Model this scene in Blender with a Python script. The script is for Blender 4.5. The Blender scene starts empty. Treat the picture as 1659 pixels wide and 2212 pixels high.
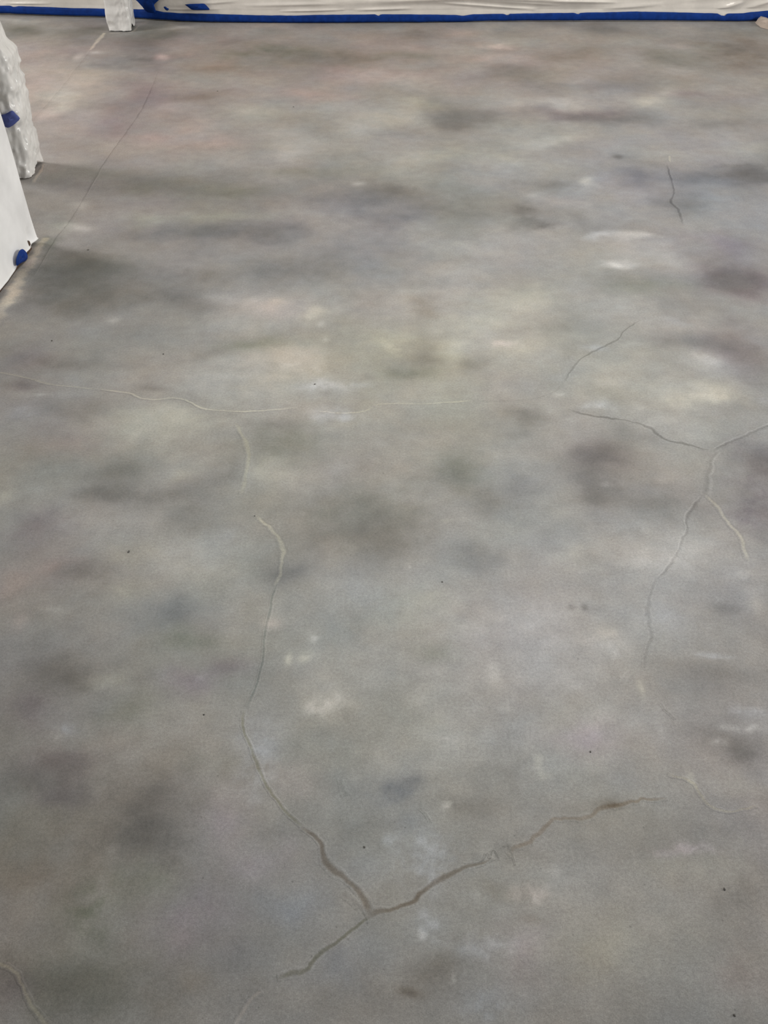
import bpy, math, random
import numpy as np

# ------------------------------------------------------------------ camera
S = bpy.context.scene
COL = S.collection
F, PITCH, H = 2200.0, math.radians(39.7), 1.5       # focal length in pixels of a 1659x2212 frame
cam_d = bpy.data.cameras.new('camera')
cam_d.sensor_fit = 'HORIZONTAL'
cam_d.sensor_width = 36.0
cam_d.lens = 36.0 * F / 1659.0
cam_d.clip_start = 0.05
cam = bpy.data.objects.new('camera', cam_d)
cam.location = (0, 0, H)
cam.rotation_euler = (math.pi / 2 - PITCH, 0, 0)
COL.objects.link(cam)
S.camera = cam

# ------------------------------------------------------------------ light
w = bpy.data.worlds.new('world')
S.world = w
w.use_nodes = True
w.node_tree.nodes['Background'].inputs[0].default_value = (1.0, 0.985, 0.965, 1)
w.node_tree.nodes['Background'].inputs[1].default_value = 0.11


def area(name, loc, target, sx, sy, power, color):
    d = bpy.data.lights.new(name, 'AREA')
    d.shape = 'RECTANGLE'
    d.size, d.size_y = sx, sy
    d.energy = power
    d.color = color
    o = bpy.data.objects.new(name, d)
    o.location = loc
    v = np.array(target, float) - np.array(loc, float)
    from mathutils import Vector
    o.rotation_euler = Vector(v).to_track_quat('-Z', 'Y').to_euler()
    COL.objects.link(o)
    return o


dl_ = bpy.data.lights.new('falloff_spot', 'SPOT')  # added spot; its cone shapes the brightness falloff towards the floor edges
dl_.energy = 143
dl_.color = (1.0, 0.995, 0.975)
dl_.spot_size = math.radians(84)
dl_.spot_blend = 1.0
dl_.shadow_soft_size = 0.12
dlo = bpy.data.objects.new('falloff_spot', dl_)
dlo.location = (0.30, 2.0, 2.6)
COL.objects.link(dlo)
area('ceiling_lamp', (0.9, 4.5, 2.55), (0.9, 4.5, 0), 1.6, 0.6, 41, (1.0, 0.95, 0.89))
area('side_fill_light', (6.5, 2.2, 1.7), (-1.2, 3.6, 0.4), 1.8, 1.4, 255, (1.0, 0.985, 0.96))  # added fill that brightens upright faces; no window known on this side
area('window_light', (-4.0, 4.65, 1.5), (-1.2, 4.2, 0.3), 0.9, 1.2, 85, (1.0, 0.96, 0.92))

vs = S.view_settings
vs.view_transform = 'Standard'
vs.look = 'None'
vs.gamma = 1.0
vs.exposure = 0.0
vs.use_curve_mapping = False


# ------------------------------------------------------------------ helpers
def floor_pt(px, py):
    """floor point (metres) seen at a photo pixel"""
    u = (px - 829.5) / F
    v = (1106.0 - py) / F
    dy = math.cos(PITCH) + v * math.sin(PITCH)
    dz = -math.sin(PITCH) + v * math.cos(PITCH)
    t = -H / dz
    return u * t, dy * t


def depth_pt(px, py, Y):
    """point on the vertical plane at distance Y"""
    u = (px - 829.5) / F
    v = (1106.0 - py) / F
    dy = math.cos(PITCH) + v * math.sin(PITCH)
    dz = -math.sin(PITCH) + v * math.cos(PITCH)
    t = Y / dy
    return u * t, H + dz * t


def s2l(c):
    c = np.clip(np.asarray(c, float), 0, 1)
    return np.where(c <= 0.04045, c / 12.92, ((c + 0.055) / 1.055) ** 2.4)


_rng = np.random.RandomState(7)
_TAB = _rng.rand(256, 256)


def vnoise(x, y, seed=0):
    x = np.asarray(x, float) + seed * 17.31
    y = np.asarray(y, float) + seed * 9.77
    xi = np.floor(x).astype(int)
    yi = np.floor(y).astype(int)
    fx = x - xi
    fy = y - yi
    fx = fx * fx * fx * (fx * (fx * 6 - 15) + 10)
    fy = fy * fy * fy * (fy * (fy * 6 - 15) + 10)
    a = _TAB[xi % 256, yi % 256]
    b = _TAB[(xi + 1) % 256, yi % 256]
    c = _TAB[xi % 256, (yi + 1) % 256]
    d = _TAB[(xi + 1) % 256, (yi + 1) % 256]
    return ((a * (1 - fx) + b * fx) * (1 - fy) + (c * (1 - fx) + d * fx) * fy) * 2 - 1


def fbm(x, y, o=4, seed=0):
    r = 0.0
    a = 0.55
    for i in range(o):
        r = r + a * vnoise(x * 2 ** i, y * 2 ** i, seed + i * 3)
        a *= 0.5
    return r


def mesh_obj(name, verts, faces, mat, parent=None, smooth=True, cols=None):
    me = bpy.data.meshes.new(name)
    me.from_pydata([tuple(map(float, v)) for v in verts], [], [tuple(map(int, f)) for f in faces])
    if smooth:
        me.polygons.foreach_set('use_smooth', [True] * len(me.polygons))
    if cols is not None:
        a = me.color_attributes.new('stain_shade', 'FLOAT_COLOR', 'POINT')
        c = np.ones((len(verts), 4), np.float32)
        c[:, :3] = cols
        a.data.foreach_set('color', c.ravel())
    me.materials.append(mat)
    me.update()
    o = bpy.data.objects.new(name, me)
    COL.objects.link(o)
    if parent:
        o.parent = parent
    return o


def grid_faces(nu, nv, wrap=False):
    f = []
    for i in range(nu if wrap else nu - 1):
        for j in range(nv - 1):
            a = i * nv + j
            b = ((i + 1) % nu) * nv + j
            f.append((a, b, b + 1, a + 1))
    return f


def tag(o, label=None, cat=None, group=None, kind=None):
    if label:
        o['label'] = label
    if cat:
        o['category'] = cat
    if group:
        o['group'] = group
    if kind:
        o['kind'] = kind
    return o


def empty(name, loc):
    o = bpy.data.objects.new(name, None)
    o.location = loc
    o.empty_display_size = 0.1
    COL.objects.link(o)
    return o


# ------------------------------------------------------------------ materials
def nt(name):
    m = bpy.data.materials.new(name)
    m.use_nodes = True
    t = m.node_tree
    return m, t, t.nodes, t.links, t.nodes['Principled BSDF']


def mat_concrete():
    m, t, N, L, b = nt('stained_concrete')
    at = N.new('ShaderNodeAttribute')
    at.attribute_name = 'stain_shade'
    tc = N.new('ShaderNodeTexCoord')

    def noise(scale, det, rough=0.55):
        n = N.new('ShaderNodeTexNoise')
        n.inputs['Scale'].default_value = scale
        n.inputs['Detail'].default_value = det
        n.inputs['Roughness'].default_value = rough
        L.new(tc.outputs['Object'], n.inputs['Vector'])
        return n

    def ramp(src, lo, hi, a=0.25, z=0.75):
        r = N.new('ShaderNodeMapRange')
        r.inputs['From Min'].default_value = a
        r.inputs['From Max'].default_value = z
        r.inputs['To Min'].default_value = lo
        r.inputs['To Max'].default_value = hi
        L.new(src, r.inputs['Value'])
        return r.outputs[0]

    def mul(a, c):
        x = N.new('ShaderNodeMath')
        x.operation = 'MULTIPLY'
        L.new(a, x.inputs[0])
        L.new(c, x.inputs[1])
        return x.outputs[0]

    grain = noise(480, 3, 0.75)
    mid = noise(170, 4, 0.65)
    cloud = noise(24, 6, 0.65)
    k = mul(mul(ramp(grain.outputs['Fac'], 0.76, 1.24), ramp(mid.outputs['Fac'], 0.84, 1.16)),
            ramp(cloud.outputs['Fac'], 0.88, 1.12))
    # sparse dark pits
    vo = N.new('ShaderNodeTexVoronoi')
    vo.inputs['Scale'].default_value = 55
    L.new(tc.outputs['Object'], vo.inputs['Vector'])
    sep = N.new('ShaderNodeSeparateColor')
    L.new(vo.outputs['Color'], sep.inputs[0])
    rare = N.new('ShaderNodeMath')
    rare.operation = 'GREATER_THAN'
    rare.inputs[1].default_value = 0.93
    L.new(sep.outputs[0], rare.inputs[0])
    near = N.new('ShaderNodeMapRange')
    near.inputs['From Min'].default_value = 0.04
    near.inputs['From Max'].default_value = 0.13
    near.inputs['To Min'].default_value = 1
    near.inputs['To Max'].default_value = 0
    L.new(vo.outputs['Distance'], near.inputs['Value'])
    pit = mul(rare.outputs[0], near.outputs[0])
    k = mul(k, ramp(pit, 1.0, 0.72, 0, 1))
    # warm / cool drift of the dye
    hue = noise(5.5, 4, 0.6)
    hr = N.new('ShaderNodeValToRGB')
    hr.color_ramp.elements[0].position = 0.3
    hr.color_ramp.elements[0].color = (0.968, 1.0, 1.035, 1)
    hr.color_ramp.elements[1].position = 0.7
    hr.color_ramp.elements[1].color = (1.035, 0.998, 0.955, 1)
    L.new(hue.outputs['Fac'], hr.inputs['Fac'])
    m1 = N.new('ShaderNodeVectorMath')
    m1.operation = 'MULTIPLY'
    L.new(at.outputs['Color'], m1.inputs[0])
    L.new(hr.outputs['Color'], m1.inputs[1])
    m2 = N.new('ShaderNodeVectorMath')
    m2.operation = 'SCALE'
    L.new(m1.outputs[0], m2.inputs[0])
    L.new(k, m2.inputs['Scale'])
    L.new(m2.outputs[0], b.inputs['Base Color'])
    b.inputs['Roughness'].default_value = 0.62
    b.inputs['Specular IOR Level'].default_value = 0.22
    bp = N.new('ShaderNodeBump')
    bp.inputs['Strength'].default_value = 0.25
    bp.inputs['Distance'].default_value = 0.002
    L.new(mid.outputs['Fac'], bp.inputs['Height'])
    L.new(bp.outputs[0], b.inputs['Normal'])
    return m


def mat_film(name, col, rough, trans):
    m, t, N, L, b = nt(name)
    tc = N.new('ShaderNodeTexCoord')
    n = N.new('ShaderNodeTexNoise')
    n.inputs['Scale'].default_value = 9
    n.inputs['Detail'].default_value = 5
    L.new(tc.outputs['Object'], n.inputs['Vector'])
    r = N.new('ShaderNodeValToRGB')
    r.color_ramp.elements[0].position = 0.3
    r.color_ramp.elements[0].color = tuple(c * 0.86 for c in col) + (1,)
    r.color_ramp.elements[1].position = 0.7
    r.color_ramp.elements[1].color = tuple(min(1, c * 1.04) for c in col) + (1,)
    L.new(n.outputs['Fac'], r.inputs['Fac'])
    L.new(r.outputs['Color'], b.inputs['Base Color'])
    b.inputs['Roughness'].default_value = rough
    b.inputs['Specular IOR Level'].default_value = 0.6
    n2 = N.new('ShaderNodeTexNoise')
    n2.inputs['Scale'].default_value = 60
    n2.inputs['Detail'].default_value = 3
    L.new(tc.outputs['Object'], n2.inputs['Vector'])
    bp = N.new('ShaderNodeBump')
    bp.inputs['Strength'].default_value = 0.3
    bp.inputs['Distance'].default_value = 0.004
    L.new(n2.outputs['Fac'], bp.inputs['Height'])
    L.new(bp.outputs[0], b.inputs['Normal'])
    if trans > 0:
        tr = N.new('ShaderNodeBsdfTranslucent')
        L.new(r.outputs['Color'], tr.inputs['Color'])
        mx = N.new('ShaderNodeMixShader')
        mx.inputs[0].default_value = trans
        L.new(b.outputs[0], mx.inputs[1])
        L.new(tr.outputs[0], mx.inputs[2])
        L.new(mx.outputs[0], N['Material Output'].inputs['Surface'])
    return m


def mat_plain(name, col, rough=0.6, var=0.12, scale=14, spec=0.3):
    m, t, N, L, b = nt(name)
    tc = N.new('ShaderNodeTexCoord')
    n = N.new('ShaderNodeTexNoise')
    n.inputs['Scale'].default_value = scale
    n.inputs['Detail'].default_value = 5
    L.new(tc.outputs['Object'], n.inputs['Vector'])
    r = N.new('ShaderNodeValToRGB')
    r.color_ramp.elements[0].position = 0.3
    r.color_ramp.elements[0].color = tuple(c * (1 - var) for c in col) + (1,)
    r.color_ramp.elements[1].position = 0.7
    r.color_ramp.elements[1].color = tuple(min(1, c * (1 + var)) for c in col) + (1,)
    L.new(n.outputs['Fac'], r.inputs['Fac'])
    L.new(r.outputs['Color'], b.inputs['Base Color'])
    b.inputs['Roughness'].default_value = rough
    b.inputs['Specular IOR Level'].default_value = spec
    return m


M_FLOOR = mat_concrete()
M_SHEET = mat_film('clear_plastic_sheet', (0.86, 0.82, 0.76), 0.2, 0.1)
M_WRAP = mat_film('milky_plastic_wrap', (0.92, 0.91, 0.88), 0.22, 0.15)
M_FILM = mat_film('white_masking_film', (0.95, 0.95, 0.945), 0.5, 0.04)
M_TAPE = mat_plain('blue_painter_tape', (0.005, 0.034, 0.20), 0.6, 0.2, 45, 0.12)
M_TAPE2 = mat_plain('faded_blue_tape', (0.09, 0.12, 0.36), 0.55, 0.15, 45)
M_WALL = mat_plain('painted_drywall', (0.72, 0.69, 0.64), 0.8, 0.04)
M_WOOD = mat_plain('dark_stained_wood', (0.075, 0.045, 0.03), 0.7, 0.35, 30)
M_STEEL = mat_plain('dark_steel', (0.04, 0.035, 0.03), 0.6, 0.3, 25)
M_PAPER = mat_plain('beige_masking_paper', (0.50, 0.42, 0.36), 0.8, 0.12, 20)
M_CHIP = mat_plain('dark_grit', (0.11, 0.105, 0.095), 0.8, 0.3, 200)

# ------------------------------------------------------------------ floor: dye stains, some shade painted in
TINT = {'n': (0, 0, 0), 'p': (5, -2, -3), 'y': (2.2, 1.5, -4.5), 'b': (-4, -1, 5), 'v': (2, -4, 3),
        'o': (4, 0, -5), 'g': (-2, 2, -4)}
# photo pixel centre, radii in pixels, tilt in degrees, lightness change, dye
PATCH = [
    # far end by the back wall
    (60, 66, 60, 11, 0, -18, 'g'), (190, 72, 48, 14, 0, -22, 'g'), (100, 115, 70, 28, 0, 4, 'p'),
    (95, 195, 80, 60, 0, 9, 'p'), (140, 212, 40, 20, 30, 14, 'y'), (110, 240, 40, 15, 30, 8, 'p'),
    (340, 68, 60, 12, 0, -20, 'g'), (310, 92, 60, 14, 0, -16, 'n'), (300, 132, 60, 22, 0, -18, 'b'),
    (348, 122, 14, 8, 0, 14, 'p'), (430, 92, 60, 20, 0, 5, 'p'), (580, 115, 90, 18, 0, -15, 'g'),
    (690, 122, 80, 18, 0, -16, 'g'), (500, 90, 30, 7, -10, -9, 'n'), (470, 150, 50, 14, 0, -9, 'o'),
    (420, 206, 60, 12, 5, -12, 'o'), (300, 212, 60, 30, 20, -10, 'v'), (255, 272, 50, 25, 20, -6, 'v'),
    (545, 240, 60, 14, 5, 12, 'y'), (620, 320, 80, 28, 0, 12, 'n'), (760, 265, 50, 25, 0, 8, 'n'),
    (800, 165, 40, 14, 15, 6, 'p'), (750, 155, 50, 14, 15, 5, 'p'), (560, 60, 60, 8, 0, 5, 'p'),
    (360, 290, 100, 38, 0, 2, 'p'), (215, 160, 70, 25, 20, 6, 'y'), (460, 310, 60, 20, 0, 5, 'p'),
    (650, 200, 60, 15, 0, 4, 'p'), (700, 215, 40, 12, 0, 2, 'p'),
    (1300, 62, 60, 10, 0, -14, 'n'), (1210, 118, 80, 14, 0, -10, 'o'), (1600, 112, 90, 38, 0, -20, 'o'),
    (1440, 125, 60, 18, 0, -13, 'g'), (1480, 104, 26, 9, 0, 11, 'p'), (1090, 104, 26, 6, 0, 13, 'p'),
    (890, 80, 50, 9, 0, -12, 'n'), (1000, 70, 60, 10, 0, 6, 'p'), (1080, 130, 60, 9, 0, 7, 'p'),
    (900, 172, 80, 18, 0, 10, 'n'), (1080, 165, 100, 14, 0, -14, 'n'), (1270, 188, 90, 12, 0, -12, 'b'),
    (1250, 246, 80, 14, 0, -23, 'v'), (1335, 262, 90, 18, 0, -14, 'n'), (985, 250, 70, 22, 0, -17, 'n'),
    (935, 268, 50, 14, 0, -8, 'n'), (1390, 180, 50, 14, 0, -8, 'n'), (1450, 208, 34, 9, 0, 10, 'n'),
    (1395, 222, 50, 10, 0, 11, 'y'), (1512, 212, 70, 11, 0, -12, 'v'), (1545, 262, 60, 14, 0, -10, 'n'),
    (860, 262, 40, 20, 0, 9, 'y'), (945, 330, 80, 14, 0, 9, 'y'), (1205, 300, 62, 14, 0, 12, 'y'),
    (1120, 348, 60, 12, 0, 9, 'y'), (1600, 325, 60, 12, 0, 7, 'y'), (1440, 330, 60, 12, 0, 7, 'y'),
    (1220, 218, 50, 9, 0, 10, 'n'), (1110, 215, 40, 10, 0, 8, 'n'), (860, 120, 60, 10, 20, -10, 'g'),
    (910, 230, 40, 12, 0, 6, 'y'), (1190, 170, 30, 10, 0, 6, 'n'),
    # second band
    (1640, 382, 66, 24, 0, -26, 'b'), (1500, 392, 90, 15, 0, -15, 'b'), (1392, 382, 40, 12, 0, -13, 'b'),
    (1340, 340, 9, 5, 0, -14, 'n'), (1600, 365, 40, 5, 10, -10, 'n'), (1470, 445, 40, 14, 0, -12, 'n'),
    (1180, 400, 40, 13, 0, -13, 'n'), (1145, 466, 32, 16, 0, -20, 'n'), (1185, 486, 28, 6, -15, -14, 'n'),
    (1130, 455, 14, 7, 0, -8, 'n'),
    (1252, 472, 20, 9, 0, -12, 'n'), (1050, 452, 120, 22, 0, -12, 'n'), (868, 412, 60, 24, 0, -16, 'n'),
    (850, 470, 60, 22, 0, -14, 'b'), (1260, 405, 60, 20, 0, 8, 'b'), (1230, 440, 60, 14, 0, 6, 'p'),
    (1260, 392, 18, 8, 0, 8, 'y'), (1160, 425, 14, 8, 0, 8, 'n'), (770, 398, 12, 4, 0, 14, 'n'),
    (1290, 514, 30, 7, 0, 18, 'b'), (1308, 571, 40, 8, 0, 28, 'b'), (1382, 520, 50, 9, 0, 18, 'n'),
    (1340, 546, 100, 24, 0, 12, 'n'), (1450, 572, 50, 12, 0, 10, 'n'), (1600, 602, 90, 38, 0, -24, 'v'),
    (1560, 520, 80, 18, 0, -6, 'v'), (1010, 530, 80, 20, 0, 8, 'n'), (950, 600, 60, 14, 0, -6, 'n'),
    (928, 660, 34, 18, 0, -10, 'o'), (1100, 640, 90, 25, 0, 6, 'y'), (1380, 620, 90, 20, 0, -6, 'g'),
    (180, 378, 90, 14, 0, -4, 'g'), (335, 402, 100, 16, 0, -8, 'g'), (500, 412, 110, 16, 0, -10, 'g'),  # first patch: faint painted shade in the nearer post's shadow band
    (640, 372, 80, 12, 5, -7, 'g'), (420, 502, 90, 24, 0, -15, 'b'), (560, 512, 120, 22, 0, -17, 'b'),
    (760, 440, 60, 34, 0, -12, 'b'), (500, 468, 80, 12, 0, 8, 'g'), (330, 470, 60, 14, 0, 5, 'g'),
    (640, 460, 50, 12, 0, 5, 'n'), (680, 495, 60, 12, 0, 4, 'n'),
    (170, 600, 100, 46, 0, -26, 'g'), (350, 645, 100, 28, 0, -14, 'n'), (450, 582, 100, 24, 0, -12, 'n'),  # first patch: the partition's cast shadow, painted into the floor colour
    (620, 592, 100, 24, 0, -14, 'n'), (180, 650, 70, 22, 0, -10, 'n'), (720, 560, 60, 24, 0, -10, 'n'),
    (500, 645, 70, 14, 0, 8, 'n'), (600, 662, 90, 22, 0, 10, 'p'), (700, 675, 44, 18, 0, 11, 'y'),
    (610, 647, 20, 7, 0, 8, 'o'), (180, 450, 16, 8, 0, 12, 'n'), (150, 505, 40, 8, 0, 12, 'n'),
    (120, 500, 30, 18, 0, 6, 'g'), (240, 690, 16, 6, 0, 14, 'n'), (830, 540, 50, 60, 0, -6, 'b'),
    # third band
    (60, 770, 60, 36, 0, -10, 'v'), (160, 776, 80, 14, 0, -15, 'n'), (60, 836, 40, 11, 0, -16, 'v'),
    (150, 895, 50, 18, 0, -12, 'n'), (50, 902, 24, 11, 0, 15, 'b'), (90, 860, 26, 4, 0, 12, 'n'),
    (65, 779, 10, 4, 0, 14, 'n'), (480, 832, 120, 36, 0, 13, 'n'), (650, 795, 80, 28, 0, 13, 'p'),
    (692, 852, 46, 11, 0, 24, 'b'), (772, 838, 24, 5, 10, 18, 'b'), (630, 797, 20, 4, 0, 14, 'n'),
    (685, 802, 12, 5, 0, 14, 'n'), (310, 852, 30, 8, 0, -13, 'n'), (440, 772, 60, 12, 0, -6, 'n'),
    (560, 752, 70, 12, 10, -8, 'g'), (360, 916, 80, 22, 0, 9, 'y'), (250, 922, 60, 20, 0, 7, 'y'),
    (160, 950, 80, 28, 0, 0, 'p'), (60, 990, 60, 40, 0, -5, 'o'), (16, 1066, 18, 15, 0, 18, 'y'),
    (250, 1000, 60, 28, 0, -18, 'n'), (240, 1062, 60, 28, 0, -22, 'n'), (340, 1082, 80, 20, 0, -22, 'n'),
    (450, 1052, 60, 24, 0, -10, 'n'), (505, 1020, 28, 30, 0, -9, 'n'), (620, 962, 100, 38, 0, -14, 'g'),
    (590, 922, 40, 18, 0, -12, 'n'), (402, 1020, 25, 15, 0, 10, 'y'), (590, 1022, 40, 24, 0, 9, 'y'),
    (80, 1132, 60, 38, 0, -13, 'v'), (130, 1232, 60, 30, 20, 2, 'p'), (300, 1192, 80, 38, 0, 6, 'y'),
    (430, 1205, 100, 56, 0, 7, 'n'), (520, 1150, 50, 30, 0, 4, 'b'), (780, 1122, 110, 56, 0, -15, 'g'),
    (640, 1234, 38, 20, 20, -16, 'b'), (170, 1242, 50, 20, 20, -15, 'n'), (690, 905, 40, 12, 0, 10, 'b'),
    (745, 905, 14, 8, 0, 14, 'b'), (655, 1112, 10, 4, 20, 12, 'n'), (700, 700, 8, 6, 0, 12, 'n'),
    (540, 700, 120, 22, 0, 8, 'n'), (410, 1130, 60, 20, 0, -8, 'n'), (680, 1180, 60, 30, 0, -6, 'n'),
    (865, 746, 40, 24, 0, 13, 'y'), (1090, 748, 16, 6, 0, 15, 'p'), (1150, 762, 60, 24, 0, 6, 'y'),
    (985, 762, 36, 22, 0, 8, 'y'), (930, 762, 36, 26, 0, -13, 'n'), (1030, 792, 40, 18, 0, -10, 'n'),
    (880, 812, 50, 22, 0, -14, 'g'), (1500, 742, 70, 18, 0, -23, 'b'), (1605, 764, 60, 56, 0, -17, 'v'),
    (1370, 745, 26, 5, 0, 12, 'n'), (1298, 752, 26, 6, 0, 16, 'b'), (1560, 792, 40, 18, 0, 16, 'n'),
    (1510, 852, 70, 17, 0, 16, 'y'), (1330, 792, 60, 18, 0, 8, 'n'), (1295, 880, 30, 8, 0, 22, 'b'),
    (1390, 880, 15, 8, 0, 22, 'n'), (1210, 855, 15, 6, 0, 16, 'n'), (1140, 905, 44, 12, 0, -15, 'n'),
    (1090, 928, 40, 10, 0, -8, 'n'), (1340, 830, 70, 16, 0, 8, 'n'), (1460, 705, 30, 8, 0, 12, 'b'),
    (1040, 690, 70, 22, 0, 6, 'y'), (1210, 705, 60, 14, 0, -8, 'n'),
    (1290, 1002, 60, 28, 0, -33, 'v'), (1268, 1062, 40, 36, 0, -19, 'n'), (1380, 1094, 100, 36, 0, -16, 'n'),
    (972, 1022, 60, 38, 0, -19, 'g'), (1062, 1082, 50, 30, 0, -13, 'n'), (1120, 1040, 40, 24, 0, -9, 'b'),
    (1640, 992, 60, 48, 0, -22, 'v'), (1645, 1102, 50, 48, 0, -23, 'v'), (850, 1162, 60, 44, 0, -12, 'n'),
    (1000, 1192, 60, 28, 0, -12, 'b'), (1232, 1192, 60, 38, 0, 10, 'y'), (1480, 1184, 120, 38, 0, 11, 'n'),
    (1612, 1240, 25, 10, 0, 14, 'n'), (1425, 1042, 8, 5, 0, 16, 'n'), (1280, 965, 14, 3, 0, 12, 'n'),
    (1305, 1047, 9, 4, 0, 10, 'n'), (1035, 1126, 22, 4, 0, 12, 'n'), (960, 1126, 14, 4, 0, 10, 'y'),
    (882, 1224, 6, 6, 0, 18, 'n'), (1380, 960, 60, 20, 0, -6, 'n'), (1380, 1200, 40, 20, 0, 8, 'n'),
    (1450, 920, 80, 20, 0, 6, 'n'), (1560, 1060, 50, 30, 0, -5, 'n'), (1125, 975, 60, 24, 0, 5, 'n'),
    # fourth band
    (400, 1332, 60, 38, 0, -12, 'b'), (150, 1452, 60, 30, 0, -21, 'n'), (108, 1422, 40, 24, 0, -9, 'n'),
    (190, 1486, 16, 10, 0, -10, 'n'), (240, 1472, 40, 20, 0, 7, 'y'), (80, 1532, 50, 38, 0, -12, 'v'),
    (420, 1482, 70, 30, 0, -3, 'v'), (510, 1442, 50, 24, 0, -8, 'v'), (285, 1542, 50, 30, 0, -9, 'g'),
    (60, 1684, 50, 20, 0, -18, 'n'), (130, 1652, 80, 38, 0, -13, 'v'), (110, 1714, 60, 24, 0, -13, 'v'),
    (320, 1734, 100, 70, 0, -19, 'n'), (300, 1812, 70, 40, 0, -14, 'n'), (705, 1532, 42, 20, 0, 22, 'n'),
    (680, 1378, 10, 9, 0, 20, 'n'), (660, 1420, 10, 12, 20, 12, 'y'), (625, 1425, 7, 12, 20, 10, 'y'),
    (585, 1602, 40, 38, 0, 13, 'b'), (640, 1684, 60, 38, 0, 8, 'p'), (550, 1722, 18, 14, 0, 13, 'b'),
    (150, 1570, 26, 12, 10, 12, 'b'), (125, 1590, 14, 8, 0, 9, 'n'), (420, 1632, 80, 30, 0, -4, 'y'),
    (280, 1490, 12, 5, -20, 14, 'n'), (435, 1464, 10, 6, 0, 10, 'n'), (275, 1280, 40, 24, 0, 5, 'y'),
    (120, 1318, 20, 8, 0, 10, 'n'), (40, 1350, 20, 16, 0, 8, 'p'), (20, 1270, 40, 40, 0, 4, 'p'),
    (600, 1345, 24, 12, 0, 8, 'p'), (420, 1380, 60, 20, 0, -6, 'g'),
    (1180, 1400, 170, 110, 0, 9, 'n'), (900, 1310, 110, 60, 0, 5, 'g'), (942, 1402, 50, 28, 0, -10, 'g'),
    (1298, 1370, 22, 18, -50, 13, 'o'), (1322, 1418, 9, 22, 30, 12, 'n'), (1345, 1462, 10, 8, 0, 14, 'n'),
    (1385, 1490, 8, 16, 30, 10, 'y'), (1070, 1455, 14, 18, -30, 12, 'n'), (1088, 1530, 14, 6, 20, 14, 'n'),
    (905, 1512, 18, 26, 35, 12, 'n'), (975, 1590, 36, 8, 20, 12, 'n'), (1430, 1330, 40, 40, 0, 5, 'b'),
    (1642, 1312, 22, 40, 0, 8, 'o'), (1568, 1312, 26, 12, 0, -9, 'n'), (1602, 1622, 42, 26, 0, -12, 'n'),
    (1560, 1602, 90, 44, 0, -12, 'n'), (1550, 1472, 90, 30, 0, -9, 'n'), (1632, 1550, 24, 9, 15, 17, 'b'),
    (1558, 1606, 14, 8, 25, 17, 'n'), (1610, 1580, 30, 4, -5, 12, 'n'), (1432, 1584, 10, 14, 40, 15, 'n'),
    (1540, 1640, 20, 4, 0, 12, 'n'), (1492, 1675, 8, 20, 10, 10, 'y'), (1270, 1602, 70, 40, 0, 3, 'v'),
    (1166, 1650, 8, 20, -15, 10, 'y'), (1180, 1682, 18, 8, 25, 17, 'y'), (1050, 1692, 60, 18, 0, -11, 'n'),
    (870, 1702, 60, 28, 0, -14, 'b'), (1010, 1742, 50, 20, 0, -15, 'n'), (962, 1742, 12, 8, -40, 18, 'n'),
    (1300, 1742, 34, 10, 20, -13, 'o'), (1230, 1310, 9, 6, 0, -12, 'n'), (1262, 1310, 7, 6, 0, -14, 'n'),
    (1350, 1690, 60, 30, 0, -6, 'b'), (1590, 1690, 60, 20, 0, 5, 'y'), (820, 1640, 60, 40, 0, 6, 'n'),
    (1540, 1420, 40, 6, -15, 10, 'b'), (1190, 1560, 120, 30, 0, 4, 'n'),
    # nearest band
    (838, 1814, 12, 8, 0, 18, 'b'), (922, 1842, 46, 34, 20, 13, 'b'), (880, 1782, 30, 14, 0, -10, 'b'),
    (1138, 1925, 26, 18, 0, 25, 'p'), (1034, 1942, 9, 12, 0, 18, 'n'), (1210, 1910, 25, 32, 0, 12, 'n'),
    (1475, 1840, 40, 9, 0, 16, 'v'), (920, 1985, 40, 28, 20, 14, 'b'), (912, 2018, 18, 6, 0, 16, 'n'),
    (1042, 2040, 50, 20, 0, 8, 'b'), (1010, 2036, 5, 18, 10, 14, 'n'), (945, 2092, 46, 38, 0, -13, 'o'),
    (882, 2142, 30, 14, 0, -13, 'o'), (980, 2120, 6, 12, 0, 16, 'n'), (1080, 1925, 60, 26, 0, -7, 'o'),
    (60, 1902, 100, 70, 0, -4, 'o'), (200, 2000, 60, 60, 0, -8, 'g'), (150, 2130, 140, 60, 0, -14, 'g'),
    (420, 1990, 90, 60, 0, 2, 'v'), (320, 1905, 60, 50, 0, -3, 'g'), (560, 1860, 70, 40, 0, 8, 'v'),
    (640, 1960, 60, 40, 0, 1, 'b'), (700, 2120, 80, 40, 0, -3, 'b'), (400, 2130, 90, 40, 0, -6, 'o'),
    (1600, 1942, 60, 38, 0, -12, 'n'), (1500, 1880, 100, 30, 0, 5, 'y'), (1620, 2110, 60, 60, 0, 0, 'p'),
    (1120, 2060, 60, 60, 0, 0, 'v'), (1300, 2040, 120, 70, 0, 3, 'y'), (1060, 2160, 60, 30, 0, 6, 'b'),
    (1140, 1985, 30, 10, 0, -8, 'o'), (780, 1880, 50, 40, 0, 6, 'b'), (480, 1760, 50, 60, -30, 7, 'v'),
    (30, 2140, 40, 40, 0, -8, 'v'), (760, 2060, 60, 40, 0, -3, 'b'),
    # bare concrete beside the posts and partition
    (35, 615, 26, 24, 45, 20, 'o'), (62, 575, 22, 14, 45, 12, 'p'), (20, 652, 18, 16, 45, 16, 'y'),
    (186, 122, 10, 6, 0, 22, 'p'), (220, 110, 12, 4, 0, 14, 'n'), (40, 42, 60, 5, 0, 14, 'y'),
    (395, 53, 36, 3, 0, 16, 'n'), (310, 48, 12, 4, 0, 16, 'p'),
    # broad drifts of dye; lit centre and dim near-left corner also painted in
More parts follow.
